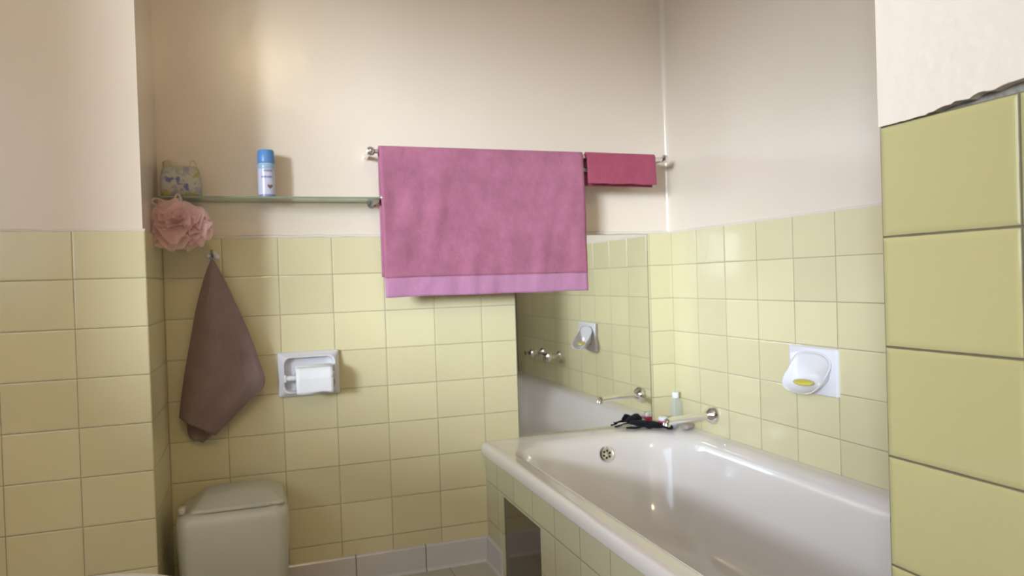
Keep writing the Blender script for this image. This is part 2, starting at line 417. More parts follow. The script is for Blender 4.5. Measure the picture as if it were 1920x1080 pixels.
# rounded paint fillet in the corner above the tiles
bm = bmesh.new(); rr = 0.016
arc = [(0.004 - rr + rr * math.cos(a), 0.005 - rr + rr * math.sin(a)) for a in [math.radians(q) for q in range(0, 91, 15)]]
arc = arc + [(0.0048, 0.0058)]
loft(bm, [[(x, y, z) for x, y in arc] for z in (T + 0.002, ZC)], True, True)
struct(link('trim_corner', bm, M['paint'], sharp=50))

# ceiling lamp behind the camera
lampx, lampy = -1.36, -3.05
t = thing('ceiling_lamp', 'lit opal globe lamp hanging from the bathroom ceiling behind the viewer', 'lamp', (lampx, lampy, ZC))
part('rose', lathe(bmesh.new(), (lampx, lampy, ZC), (0, 0, -1), [(0.06, 0), (0.055, 0.02), (0.035, 0.05), (0.03, 0.06)]), M['ceramic'], t)
part('globe', ellipsoid(bmesh.new(), (lampx, lampy, ZC - 0.15), (0.10, 0.10, 0.10)), M['bulb'], t)

# ------------------------------------------------------------------ the bath
bath = thing('bathtub', 'white enamelled bathtub set between the tiled walls, with tiled side panel', 'bathtub', (-0.38, -0.9, 0))
# keys: x0, x1, y0, y1, z, r(far corners), r(near corners)
keys = [(-0.770, -0.0005, -1.787, -0.0015, 0.374, 0.012, 0.004),
        (-0.7735, -0.0005, -1.787, -0.0012, 0.378, 0.016, 0.004),
        (-0.7745, -0.0005, -1.787, -0.0012, 0.396, 0.018, 0.004),
        (-0.7690, -0.001, -1.786, -0.0015, 0.4095, 0.018, 0.004),
        (-0.7570, -0.003, -1.785, -0.003, 0.4145, 0.018, 0.004),
        (-0.738, -0.020, -1.760, -0.045, 0.4125, 0.07, 0.05),
        (-0.715, -0.040, -1.735, -0.078, 0.4085, 0.15, 0.12),
        (-0.696, -0.058, -1.715, -0.098, 0.398, 0.18, 0.16),
        (-0.684, -0.070, -1.700, -0.112, 0.375, 0.19, 0.18),
        (-0.672, -0.082, -1.675, -0.130, 0.320, 0.19, 0.20),
        (-0.652, -0.100, -1.630, -0.160, 0.240, 0.19, 0.20),
        (-0.625, -0.125, -1.570, -0.200, 0.150, 0.18, 0.20),
        (-0.590, -0.160, -1.500, -0.250, 0.090, 0.17, 0.20),
        (-0.530, -0.220, -1.400, -0.340, 0.062, 0.14, 0.18),
        (-0.440, -0.310, -1.200, -0.500, 0.055, 0.06, 0.06)]
bm = bmesh.new(); loops = []
for k_ in cat(keys, 4):
    x0, x1, y0, y1, z, ra, rb = k_
    loops.append([(x, y, z) for x, y in rrect(x0, x1, y0, y1, (ra, ra, rb, rb), 12)])
loft(bm, loops, False, True)
part('tub', bm, M['enamel'], bath, sharp=60)
# tiled panel with the access opening
hy0, hy1, hz = -0.516, -0.172, 0.272
bm = bmesh.new()
box(bm, (XPAN, hy1, 0), (XPAN + 0.03, -0.0005, 0.383)); box(bm, (XPAN, YP, 0), (XPAN + 0.03, hy0, 0.383)); box(bm, (XPAN, hy0, hz), (XPAN + 0.03, hy1, 0.383))
part('tiled_panel', bm, M['t_panel'], bath, smooth=False)
hp = part('access_hatch', boxbm((XPAN + 0.006, hy0 + 0.012, 0.004), (XPAN + 0.012, hy1 - 0.001, hz - 0.001)), M['hatch'], bath, smooth=False)
hp['label'] = 'dark glossy access hatch reflecting the skirting'
part('hatch_backing', boxbm((XPAN + 0.013, hy0, 0.001), (XPAN + 0.02, hy1, hz)), M['dark'], bath, smooth=False)
# overflow grille on the sloping end of the tub
oc = Vector((-0.351, -0.124, 0.352)); on = Vector((0.0, -1.0, 0.26)).normalized()
ov = part('overflow_plate', lathe(bmesh.new(), oc - on * 0.008, on, [(0.0285, 0), (0.0285, 0.009), (0.0265, 0.0125), (0.020, 0.0138), (0.006, 0.0122), (0.0, 0.0120)]), M['chrome'], bath)
ov['label'] = 'chrome overflow with a ring of slots'
x_, y_ = frame_of(on); bm = bmesh.new()
for i in range(6):
    a = 2 * PI * i / 6 + 0.3
    c_ = oc + on * 0.0055 + (x_ * math.cos(a) + y_ * math.sin(a)) * 0.0125
    lathe(bm, c_ - on * 0.002, on, [(0.0042, 0), (0.0042, 0.0026), (0.002, 0.0028)], n=12)
o = part('overflow_slots', bm, M['dark'], ov)
bm = bmesh.new(); lathe(bm, (-0.38, -0.42, 0.052), (0, 0, 1), [(0.03, 0), (0.03, 0.006), (0.022, 0.008), (0.0, 0.008)])
part('drain', bm, M['chrome'], bath)

# ------------------------------------------------------------------ wall mirror
mir = thing('wall_mirror', 'frameless rectangular mirror on the back wall above the bath rim', 'mirror', (-0.364, 0, 0.418))
part('mirror_glass', boxbm((-0.629, -0.0052, 0.4185), (-0.0985, -0.0005, 1.1285), 0.0006, 1), M['mirror'], mir, smooth=False)
part('mirror_edge', boxbm((-0.6305, -0.0042, 0.4175), (-0.0970, -0.0003, 1.1300)), M['steel'], mir, smooth=False)

# ------------------------------------------------------------------ bath spout and taps on the right wall
sy, sz = -0.262, 0.482
sp = thing('bath_spout', 'chrome bath spout sticking out of the right wall over the bath corner', 'tap', (0, sy, sz))
part('wall_flange', lathe(bmesh.new(), (0.001, sy, sz), (-1, 0, 0), [(0.034, 0), (0.034, 0.005), (0.031, 0.014), (0.024, 0.024), (0.017, 0.030), (0.0135, 0.034)]), M['chrome'], sp)
pts = cat([(-0.028, sy, sz), (-0.08, sy, sz - 0.001), (-0.14, sy, sz - 0.004), (-0.172, sy, sz - 0.006), (-0.184, sy, sz - 0.008), (-0.189, sy, sz - 0.014)], 5)
part('spout', tube(bmesh.new(), pts, [0.0125] * 14 + [0.0128] * (len(pts) - 14), 20), M['chrome'], sp)
part('nozzle', lathe(bmesh.new(), (-0.187, sy, sz - 0.010), (-0.25, 0, -1), [(0.0125, 0), (0.0135, 0.003), (0.0135, 0.010), (0.010, 0.012)]), M['chrome'], sp)
mixer = thing('wall_taps', 'pair of chrome wall taps seen only in the mirror, left of the soap dish', 'tap', (0, -1.25, 0.56))
for y in (-1.13, -1.37):
    part('flange', lathe(bmesh.new(), (0.001, y, 0.56), (-1, 0, 0), [(0.030, 0), (0.029, 0.006), (0.018, 0.014), (0.012, 0.02), (0.012, 0.045)]), M['chrome'], mixer)
    h = part('handle', lathe(bmesh.new(), (-0.045, y, 0.56), (-1, 0, 0), [(0.015, 0), (0.024, 0.006), (0.026, 0.014), (0.024, 0.024), (0.012, 0.031), (0.0, 0.032)], n=20), M['chrome'], mixer)
part('cross_pipe', tube(bmesh.new(), [(-0.03, -1.13, 0.56), (-0.03, -1.37, 0.56), (-0.035, -1.50, 0.552)], 0.009), M['chrome'], mixer)
part('hose_elbow', lathe(bmesh.new(), (0.001, -1.52, 0.55), (-1, 0, 0), [(0.022, 0), (0.021, 0.008), (0.013, 0.018), (0.013, 0.05), (0.0, 0.052)]), M['chrome'], mixer)

# ------------------------------------------------------------------ soap dish and soap
sd = thing('soap_dish', 'white ceramic scoop soap dish fixed to the right wall tiles', 'soap dish', (0, -0.757, 0.691))
cy, cz = -0.757, 0.691
bm = bmesh.new()
pw2, ph2 = 0.096, 0.067
loft(bm, [[(x, cy + a, cz + b_) for a, b_ in rrect(-pw2 + q, pw2 - q, -ph2 + q, ph2 - q, 0.006, 6)] for x, q in ((0.0005, 0), (-0.006, 0), (-0.0095, 0.0035))], True, True)
part('back_plate', bm, M['ceramic'], sd, sharp=50)
def sdloop(scale, push, base, zoff=0.0, minx=None):
    L = []
    for i in range(48):
        a = 2 * PI * i / 48
        ca, sa = math.cos(a), math.sin(a)
        e = 2 / 2.7
        yy = math.copysign(abs(ca) ** e, ca) * 0.079 * scale; zz = math.copysign(abs(sa) ** e, sa) * 0.054 * scale
        q = min(1, max(0, (0.036 - zz) / 0.088)); q = q * q * (3 - 2 * q)
        L.append((-(base + push * q), cy + yy - 0.006, cz + 0.001 + zz + zoff - 0.007 * q * (1 if push > 0.015 else 0)))
    return L
bm = bmesh.new()
loft(bm, [sdloop(0.78, 0.0, 0.008), sdloop(0.84, 0.022, 0.010), sdloop(0.94, 0.040, 0.010), sdloop(1.0, 0.048, 0.012), sdloop(1.0, 0.051, 0.0145),
          sdloop(0.96, 0.0505, 0.0155), sdloop(0.92, 0.044, 0.0140), sdloop(0.88, 0.028, 0.0115), sdloop(0.84, 0.010, 0.0100), sdloop(0.78, 0.003, 0.0098), sdloop(0.1, 0, 0.0098)], True, True)
part('scoop', bm, M['ceramic'], sd, sharp=80)
bm = bmesh.new(); ellipsoid(bm, (-0.038, cy + 0.002, 0.6590), (0.017, 0.038, 0.0080), Matrix.Rotation(math.radians(-10), 3, 'Y'))
tag(link('soap_bar', bm, M['soap']), 'flat yellow bar of soap lying in the white wall dish', 'soap')

# ------------------------------------------------------------------ toilet roll holder
hx0, hx1, hz0, hz1 = -1.4335, -1.2440, 0.6250, 0.7670
hd = thing('toilet_roll_holder', 'white ceramic recessed toilet roll holder set in the back wall tiles', 'toilet roll holder', (-1.339, 0, 0.695))
def hl(inset, y, r): return [(x, y, z) for x, z in rrect(hx0 + inset[0], hx1 - inset[0], hz0 + inset[1], hz1 - inset[1], r, 8)]
bm = bmesh.new()
loft(bm, [hl((0, 0), 0.0008, 0.006), hl((0, 0), -0.010, 0.006), hl((0.002, 0.002), -0.0135, 0.007), hl((0.010, 0.010), -0.022, 0.012), hl((0.014, 0.013), -0.0320, 0.022), hl((0.017, 0.016), -0.0320, 0.022),
          hl((0.020, 0.019), -0.026, 0.022), hl((0.022, 0.021), -0.010, 0.022), hl((0.028, 0.027), -0.0055, 0.018), hl((0.05, 0.045), -0.005, 0.01)], True, True)
part('frame', bm, M['ceramic'], hd, sharp=45)
ry, rz = -0.0530, 0.688
sl = part('spindle', lathe(bmesh.new(), (hx0 + 0.0215, ry + 0.006, rz), (1, 0, 0), [(0.006, 0), (0.0085, 0.004), (0.0085, 0.140), (0.006, 0.146)], n=20), M['ceramic'], hd)
for xx in (hx0 + 0.016, hx1 - 0.024):
    part('bracket', boxbm((xx, ry - 0.004, rz - 0.012), (xx + 0.008, -0.012, rz + 0.012), 0.003), M['ceramic'], hd)
tr_ = thing('toilet_roll', 'white toilet paper roll on the holder in the tiled back wall', 'toilet roll', (-1.322, ry, rz - 0.04))
rx0, rx1, RR = -1.3830, -1.2700, 0.0400
bm = bmesh.new()
x = rx0
lathe(bm, (rx0, ry, rz), (1, 0, 0), [(0.020, 0.0), (RR - 0.002, 0.0), (RR, 0.0015), (RR, rx1 - rx0 - 0.0015), (RR - 0.002, rx1 - rx0), (0.020, rx1 - rx0)], n=64, cap0=False, cap1=False)
part('paper', bm, M['paper'], tr_, sharp=60)
bm = bmesh.new(); lathe(bm, (rx0, ry, rz), (1, 0, 0), [(0.020, 0), (0.020, rx1 - rx0), (0.0185, rx1 - rx0), (0.0185, 0), (0.020, 0)], n=40, cap0=False, cap1=False)
part('cardboard_core', bm, M['card'], tr_)
bm = bmesh.new()      # loose end of paper hanging down the front
L = []
for i in range(14):
    a = math.radians(-5 + 0 * i); 
    if i < 6: an = math.radians(60 - i * 12); p_ = (ry - (RR + 0.0006) * math.cos(an), rz + (RR + 0.0006) * math.sin(an))
    else: p_ = (ry - RR - 0.0008 + 0.0004 * (i - 6), rz - 0.0065 * (i - 6))
    L.append([(rx0 + 0.001 + (rx1 - rx0 - 0.002) * s / 10, p_[0], p_[1] - (0.003 * math.sin(s * 0.7) if i == 13 else 0)) for s in range(11)])
loft(bm, L, closed=False); o = part('loose_sheet', bm, M['paper'], tr_)
o.modifiers.new('solid', 'SOLIDIFY').thickness = 0.0006

# ------------------------------------------------------------------ towel rail
BY, BZ = -0.100, 1.3965
rail = thing('towel_rail', 'chrome towel rail across the upper back wall beside the glass shelf', 'towel rail', (-0.6, 0.0, BZ))
part('bar', tube(bmesh.new(), [(-1.130, BY, BZ), (-0.6, BY, BZ - 0.001), (-0.072, BY, BZ - 0.002)], 0.0075, 16), M['chrome'], rail)
part('lower_bar', tube(bmesh.new(), [(-0.95, BY, 1.353), (-0.125, BY, 1.352)], 0.0085, 16), M['steel'], rail)
for x in (-1.133, -0.070):
    part('end_knob', lathe(bmesh.new(), (x - 0.013, BY, BZ), (1, 0, 0), [(0.006, 0), (0.0125, 0.003), (0.0155, 0.010), (0.0155, 0.016), (0.0125, 0.023), (0.008, 0.026)], n=24), M['chrome'], rail)
    part('post', lathe(bmesh.new(), (x, 0.006, BZ - 0.002), (0, -1, 0), [(0.010, 0), (0.010, 0.004), (0.0075, 0.008), (0.0065, 0.03), (0.0065, 0.104)], n=24), M['chrome'], rail)
for x in (-0.94, -0.14):
    part('post', lathe(bmesh.new(), (x, 0.006, 1.353), (0, -1, 0), [(0.016, 0), (0.015, 0.004), (0.0075, 0.012), (0.0065, 0.10)], n=20), M['chrome'], rail)

# ------------------------------------------------------------------ towels hanging over the rail
def draped(name, x0, x1, front, back, mat, mb, parent, zband=None, sd_=0, th_=0.006, amp=0.004, left_shift=0.0, flare=(0, 0), tilt=(0, 0), rad=0.0125, gap=0.0, sag=0.0):
    """sheet over the bar: v runs from the back hem, over the bar, to the front hem; returns (front/back cloth, band)"""
    nu = 70; path = []
    nb = 24; na = 10; nf = 60
    for i in range(nb): path.append(('b', 1 - i / nb))
    for i in range(na): path.append(('a', i / na))
    for i in range(nf + 1): path.append(('f', i / nf))
    rows = []
    for kind, v in path:
        row = []
        for j in range(nu + 1):
            u = j / nu; x = x0 + (x1 - x0) * u
            z0 = BZ - 0.002 * u
            if kind == 'a':
                an = PI * v; y = BY + rad * math.cos(an); z = z0 + rad * math.sin(an)
                row.append((x, y, z)); continue
            ln = (front + tilt[0] * (1 - u) + tilt[1] * u) if kind == 'f' else back
            z = z0 - ln * v
            n1 = noise.noise(Vector((u * 5.5 + sd_, v * 1.4, 0 if kind == 'f' else 5)))
            n2 = noise.noise(Vector((u * 15 + sd_ + v * 1.5, v * 2.6, 2 if kind == 'f' else 7)))
            a_ = amp * min(1, v * 2.5)
            y = BY + (-rad - gap * min(1, v * 4) if kind == 'f' else rad) + (n1 * 1.0 + n2 * 0.5) * a_ * (1 if kind == 'f' else 0.3)
            if kind == 'f': y = min(y, BY - 0.0125) - 0.004 * v
            if kind == 'f':
                x += flare[0] * v * (1 - u) ** 2 + flare[1] * v * u ** 2
                z += 0.003 * n1 * v - sag * v * math.sin(u * PI)
            else: x += left_shift * (1 - u)
            row.append((x, y, z))
        rows.append((kind, v, row))
    def sub(test):
        bm = bmesh.new(); loft(bm, [r for k_, v, r in rows if test(k_, v)], closed=False); return bm
    if zband:
        cl = part(name, sub(lambda k_, v: k_ != 'f' or v <= zband + 1e-6), mat, parent, sharp=180)
        bd = part('border_band', sub(lambda k_, v: k_ == 'f' and v >= zband - 1e-6), mb, parent, sharp=180)
        bd.modifiers.new('solid', 'SOLIDIFY').thickness = th_ * 0.75; bd.modifiers['solid'].offset = 0
    else: cl = part(name, sub(lambda k_, v: True), mat, parent, sharp=180)
    s = cl.modifiers.new('solid', 'SOLIDIFY'); s.thickness = th_; s.offset = 0
    return cl
bt = thing('bath_towel', 'large dusty pink bath towel folded over the towel rail', 'towel', (-0.755, BY, BZ))
draped('cloth', -1.107, -0.402, 0.460, 0.40, M['pink_towel'], M['pink_band'], bt, zband=52 / 60, sd_=3, th_=0.008, amp=0.011, flare=(0.004, 0.004), rad=0.0145, sag=-0.002, tilt=(0.006, 0.006))
ht = thing('hand_towel', 'small folded maroon hand towel on the rail right of the pink towel', 'towel', (-0.25, BY, BZ))
draped('cloth', -0.385, -0.116, 0.094, 0.10, M['maroon'], None, ht, sd_=9, th_=0.007, amp=0.002, left_shift=-0.022, rad=0.0135)

# brown towel hanging from its corner on a hook
def unproj(px, py, Y):       # photo pixel -> point on the plane at depth Y (used to take measurements off the photo)
    d = F + R * ((px - 960) / F_PX) - U * ((py - 540) / F_PX)
    c = Vector((-1.480, -2.4407, 0.977)); t_ = (Y - c.y) / d.y; q = c + d * t_; return (q.x, q.z)
hk = thing('towel_hook', 'small double-knobbed chrome hook on the back wall below the pink bath sponge', 'hook', (-1.612, 0, 1.075))
part('base', lathe(bmesh.new(), (-1.612, 0.001, 1.078), (0, -1, 0), [(0.015, 0), (0.0145, 0.004), (0.010, 0.007)], n=24), M['ceramic'], hk)
part('peg', tube(bmesh.new(), cat([(-1.612, -0.004, 1.078), (-1.612, -0.025, 1.076), (-1.612, -0.043, 1.082), (-1.612, -0.05, 1.094)], 5), 0.0045), M['steel'], hk)
for x in (-1.6245, -1.5995):
    part('knob', ellipsoid(bmesh.new(), (x, -0.036, 1.075 + (0.003 if x < -1.61 else -0.002)), (0.0085, 0.0085, 0.0085), seg=16), M['ceramic'], hk)
part('cross_arm', tube(bmesh.new(), [(-1.6245, -0.035, 1.078), (-1.5995, -0.035, 1.073)], 0.0035), M['steel'], hk)
br = thing('hanging_towel', 'brown towel hanging by its corner from the small hook on the back wall', 'towel', (-1.612, -0.04, 1.07))
def sheet2(LP, RP, Yf, nu=44, nv=80, seed=0, folds=0.012, name='cloth', mat=None, parent=None, thick=0.007):
    def res(P, n):
        c = cat(P, 10); ds = [0]
        for a, b_ in zip(c, c[1:]): ds.append(ds[-1] + math.dist(a, b_))
        out = []; j = 0
        for i in range(n + 1):
            s = ds[-1] * i / n
            while j < len(ds) - 2 and ds[j + 1] < s: j += 1
            f_ = (s - ds[j]) / max(1e-9, ds[j + 1] - ds[j]); out.append(tuple(a + (b_ - a) * f_ for a, b_ in zip(c[j], c[j + 1])))
        return out
    Lp = res([unproj(*q, -0.045) for q in LP], nv); Rp = res([unproj(*q, -0.045) for q in RP], nv)
    rows = []
    for i in range(nv + 1):
        v = i / nv; row = []
        for j in range(nu + 1):
            u = j / nu; x = Lp[i][0] + (Rp[i][0] - Lp[i][0]) * u; z = Lp[i][1] + (Rp[i][1] - Lp[i][1]) * u
            wfac = min(1.0, v * 2.2)
            y = Yf(u, v) + folds * wfac * (0.55 * math.sin(u * 9.5 + 1.2 + v * 1.6) + 0.35 * noise.noise(Vector((u * 4, v * 2.5, seed))) + 0.18 * noise.noise(Vector((u * 12, v * 6, seed + 3))))
            row.append((x, y, z))
        rows.append(row)
    bm = bmesh.new(); loft(bm, rows, closed=False)
    o = part(name, bm, mat, parent, sharp=180); s = o.modifiers.new('solid', 'SOLIDIFY'); s.thickness = thick; s.offset = 0
    return o
sheet2([(397, 486), (384, 520), (370, 575), (356, 650), (345, 715), (338, 782)], [(399, 486), (415, 512), (436, 555), (462, 612), (484, 670), (496, 718), (468, 750), (436, 783), (404, 814)],
       lambda u, v: -0.052 - 0.030 * math.sin(PI * min(1, u * 1.02)) * min(1, v * 3) , name='front_fold', mat=M['brown_towel'], parent=br, seed=1, folds=0.016)
sheet2([(396, 490), (380, 560), (360, 650), (346, 740), (349, 780), (353, 816), (362, 826)], [(400, 490), (430, 560), (450, 640), (462, 700), (432, 775), (408, 806), (378, 831)],
       lambda u, v: -0.024 - 0.008 * math.sin(PI * u), name='rear_fold', mat=M['brown_towel'], parent=br, seed=4, folds=0.004)

# ------------------------------------------------------------------ glass shelf
GZ = 1.2445
sh = thing('glass_shelf', 'narrow glass shelf on the back wall left of the pink towel', 'shelf', (-1.43, 0, GZ))
bm = bmesh.new(); X0, X1, Y0, Y1 = XB + 0.004, -1.106, -0.118, -0.002
loops = [[(x, y, z) for x, y in rrect(X0, X1, Y0, Y1, 0.006, 5)] for z in (GZ, GZ + 0.005)]
loft(bm, loops, True, True, mi=[1])
part('glass', bm, [M['glass'], M['glass_edge']], sh, smooth=False)
for x in (-1.120, -1.700):
    part('bracket', lathe(bmesh.new(), (x, 0.006, GZ - 0.006), (0, -1, 0), [(0.014, 0), (0.013, 0.004), (0.0065, 0.010), (0.006, 0.095), (0.010, 0.100), (0.011, 0.112), (0.008, 0.118)], n=20), M['steel'], sh)
part('end_stud', ellipsoid(bmesh.new(), (-1.103, -0.116, GZ + 0.003), (0.008, 0.008, 0.008), seg=16), M['chrome'], sh)

# spray can
cx_, cyy, cz_ = -1.4475, -0.045, GZ + 0.0054
cn = thing('spray_can', 'slim blue-capped aerosol can standing on the glass shelf', 'spray can', (cx_, cyy, cz_))
part('body', lathe(bmesh.new(), (cx_, cyy, cz_), (0, 0, 1), [(0.0235, 0), (0.0255, 0.002), (0.0260, 0.006), (0.0260, 0.100), (0.0250, 0.106), (0.023, 0.109), (0.020, 0.110)], n=40), M['can'], cn)
part('cap', lathe(bmesh.new(), (cx_, cyy, cz_), (0, 0, 1), [(0.0245, 0.109), (0.0255, 0.111), (0.0258, 0.115), (0.0248, 0.146), (0.0225, 0.150), (0.0, 0.1505)], n=40), M['blue_cap'], cn)
part('base_ring', lathe(bmesh.new(), (cx_, cyy, cz_), (0, 0, 1), [(0.0262, 0.0035), (0.0264, 0.005), (0.0264, 0.011), (0.0262, 0.012)], n=40, cap0=False, cap1=False), M['ink'], cn)
part('shoulder_band', lathe(bmesh.new(), (cx_, cyy, cz_), (0, 0, 1), [(0.0261, 0.091), (0.0264, 0.092), (0.0264, 0.104), (0.0256, 0.106)], n=40, cap0=False, cap1=False), M['lightblue'], cn)
def wrapped(rects, mat, name):      # small printed marks wrapped round the can; front of the can faces the camera
    bm = bmesh.new(); a0 = math.atan2(-2.4407 - cyy, -1.48 - cx_)
    for (c0, c1, z0, z1) in rects:
        L = []
        for i in range(5):
            a = a0 + (c0 + (c1 - c0) * i / 4) / 0.0263
            L.append([(cx_ + r_ * math.cos(a), cyy + r_ * math.sin(a), cz_ + z) for r_, z in ((0.0261, z0), (0.0266, z0), (0.0266, z1), (0.0261, z1))])
        loft(bm, L, True, True)
    return part(name, bm, mat, cn, smooth=False)
letters = []
x = -0.008
for wd in (0.0035, 0.003, 0.0035, 0.0025, 0.003, 0.0035): letters.append((x, x + wd, 0.082, 0.0875)); x += wd + 0.0012
x = -0.016
for wd in (0.003, 0.0035, 0.003, 0.003, 0.0028, 0.0035, 0.003, 0.003): letters.append((x, x + wd, 0.063, 0.0685)); x += wd + 0.001
wrapped(letters, M['ink'], 'lettering')
bm = bmesh.new(); a0 = math.atan2(-2.4407 - cyy, -1.48 - cx_)
loopc = []; cen = []
for i in range(20):
    q = 2 * PI * i / 20
    hx_ = 0.0085 * (math.sin(q) ** 3); hz_ = 0.0075 * (13 * math.cos(q) - 5 * math.cos(2 * q) - 2 * math.cos(3 * q) - math.cos(4 * q)) / 15
    a = a0 + (0.010 + hx_) / 0.0263
    loopc.append((a, cz_ + 0.036 + hz_))
loft(bm, [[(cx_ + r_ * math.cos(a), cyy + r_ * math.sin(a), z) for a, z in loopc] for r_ in (0.0258, 0.0266)], False, True)
part('heart_print', bm, M['brown'], cn, smooth=False)

# toiletry bag at the left end of the shelf
bx0, bx1, by0, by1, bz0 = -1.742, -1.634, -0.108, -0.048, GZ + 0.0054
bg = thing('toiletry_bag', 'small floral blue and white toiletry bag on the left end of the shelf', 'toiletry bag', ((bx0 + bx1) / 2, (by0 + by1) / 2, bz0))
bm = bmesh.new(); loops = []
for z, ins, r_ in ((0, 0.004, 0.012), (0.004, 0.0, 0.014), (0.045, -0.001, 0.016), (0.075, 0.003, 0.016), (0.087, 0.009, 0.014), (0.090, 0.016, 0.012)):
    loops.append([(x + 0.0015 * noise.noise(Vector((x * 50, y * 50, z * 50))), y, bz0 + z + 0.004 * noise.noise(Vector((x * 30, y * 20, 3))) * (z > 0.04)) for x, y in rrect(bx0 + ins, bx1 - ins, by0 + ins * 1.2, by1 - ins * 1.2, r_, 6)])
loft(bm, loops, True, True)
part('body', bm, M['floral'], bg, sharp=50)
for s in (0, 1):
    xx = bx0 + 0.012 if s == 0 else bx1 - 0.030
    part('handle', tube(bmesh.new(), cat([(xx, by0 + 0.03, bz0 + 0.086), (xx + 0.003, by0 + 0.03, bz0 + 0.104), (xx + 0.014, by0 + 0.03, bz0 + 0.108), (xx + 0.020, by0 + 0.03, bz0 + 0.088)], 6), 0.0022, 8), M['cream_tub'], bg)
ct = thing('cream_jar', 'cream coloured jar standing on the shelf behind the floral bag', 'jar', (-1.722, -0.026, bz0))
part('body', lathe(bmesh.new(), (-1.722, -0.026, bz0), (0, 0, 1), [(0.018, 0), (0.019, 0.003), (0.019, 0.086), (0.017, 0.09)], n=28), M['cream_tub'], ct)
part('lid', lathe(bmesh.new(), (-1.722, -0.026, bz0), (0, 0, 1), [(0.0185, 0.0905), (0.0205, 0.092), (0.0205, 0.110), (0.018, 0.113), (0.0, 0.1135)], n=28), M['cream_tub'], ct)

# pink mesh bath sponge hanging from the shelf bracket
pcx, pcy, pcz = -1.688, -0.158, 1.165
pf = thing('mesh_bath_sponge', 'fluffy pink mesh bath sponge hanging under the left end of the shelf', 'bath sponge', (pcx, pcy, pcz))
bm = bmesh.new(); rnd = random.Random(5)
for k_ in range(20):
    ax = Vector((rnd.uniform(-1, 1), rnd.uniform(-1, 1), rnd.uniform(-1, 1))).normalized()
    a_, b_ = frame_of(ax); ph = rnd.uniform(0, 6); nw = rnd.randint(5, 9); rows = []
    nr, na2 = 9, 72; span = rnd.uniform(0.5, 1.0) * 2 * PI; st = rnd.uniform(0, 6); tilt_ = rnd.uniform(-0.25, 0.25)
    for i in range(nr + 1):
        t_ = i / nr; row = []
        for j in range(na2 + 1):
            an = st + span * j / na2
            r_ = (0.008 + 0.063 * t_) * (1 + 0.10 * math.sin(an * 3 + ph) + 0.07 * noise.noise(Vector((an * 2, k_, 0))))
            wv = t_ * t_ * 0.024 * math.sin(an * nw + ph + 1.2 * t_) + 0.02 * tilt_ * t_
            p_ = (a_ * math.cos(an) + b_ * math.sin(an)) * r_ + ax * (wv + 0.012 * (t_ - 0.3) * (1 if k_ % 2 else -1))
            row.append((pcx + p_.x * 1.15, pcy + p_.y * 0.55, pcz - 0.004 + p_.z * 0.98))
        rows.append(row)
    loft(bm, rows, closed=False)
part('netting', bm, M['puff'], pf, sharp=180)
bm = bmesh.new()
tube(bm, cat([(pcx - 0.010, pcy, pcz + 0.035), (pcx - 0.014, pcy + 0.02, pcz + 0.07), (pcx - 0.006, pcy + 0.03, pcz + 0.088), (pcx + 0.003, pcy + 0.02, pcz + 0.07), (pcx, pcy, pcz + 0.035)], 8), 0.0032, 8)
part('hanging_cord', bm, M['puff'], pf)
bm = bmesh.new()
pts = cat([(pcx - 0.015, pcy + 0.01, pcz + 0.03), (pcx - 0.042, pcy + 0.02, pcz + 0.066), (pcx - 0.066, pcy + 0.02, pcz + 0.074), (pcx - 0.072, pcy + 0.015, pcz + 0.062), (pcx - 0.052, pcy + 0.01, pcz + 0.050), (pcx - 0.02, pcy, pcz + 0.03)], 8)
tube(bm, pts, 0.0030, 8)
part('ribbon_loop', bm, M['puff'], pf)

# ------------------------------------------------------------------ things on the corner of the bath rim
RZ = 0.4150
bs = thing('black_bath_glove', 'limp black knitted bath glove with straps lying on the rear corner of the bath rim', 'bath glove', (-0.17, -0.05, RZ))
def lump(path, rads, nseed, flat=0.6, n=16):
    P = cat([(*p, r) for p, r in zip(path, rads)], 7); loops = []
    for i, q in enumerate(P):
        a = Vector(P[max(i - 1, 0)][:3]); b_ = Vector(P[min(i + 1, len(P) - 1)][:3]); d = (b_ - a).normalized()
        s = Vector((0, 0, 1)).cross(d).normalized(); up = d.cross(s); r_ = max(q[3], 0.001)
        loops.append([Vector(q[:3]) + (s * math.cos(2 * PI * j / n) + up * math.sin(2 * PI * j / n) * flat) * r_ * (1 + 0.22 * noise.noise(Vector((i * 0.35, j * 0.7, nseed)))) for j in range(n)])
    bm = bmesh.new(); loft(bm, loops, True, True); return bm
part('body', lump([(-0.205, -0.030, 0.436), (-0.180, -0.040, 0.431), (-0.150, -0.058, 0.427), (-0.122, -0.080, 0.425), (-0.104, -0.100, 0.423)], [0.011, 0.019, 0.024, 0.020, 0.010], 1), M['black_net'], bs)
part('thumb', lump([(-0.215, -0.020, 0.437), (-0.198, -0.024, 0.448), (-0.180, -0.030, 0.447)], [0.006, 0.011, 0.005], 5, 0.8), M['black_net'], bs)
part('cuff', lump([(-0.115, -0.096, 0.423), (-0.104, -0.115, 0.425), (-0.099, -0.132, 0.424), (-0.096, -0.142, 0.422)], [0.009, 0.013, 0.014, 0.006], 8, 0.6), M['black_net'], bs)
part('strap', lump([(-0.195, -0.035, 0.432), (-0.225, -0.028, 0.431), (-0.245, -0.020, 0.424), (-0.262, -0.022, 0.4215)], [0.006, 0.004, 0.004, 0.0055], 2, 0.6, 10), M['black_net'], bs)
part('strap', lump([(-0.170, -0.060, 0.424), (-0.195, -0.066, 0.422), (-0.215, -0.056, 0.4215), (-0.232, -0.058, 0.4205)], [0.006, 0.004, 0.004, 0.0065], 3, 0.6, 10), M['black_net'], bs)
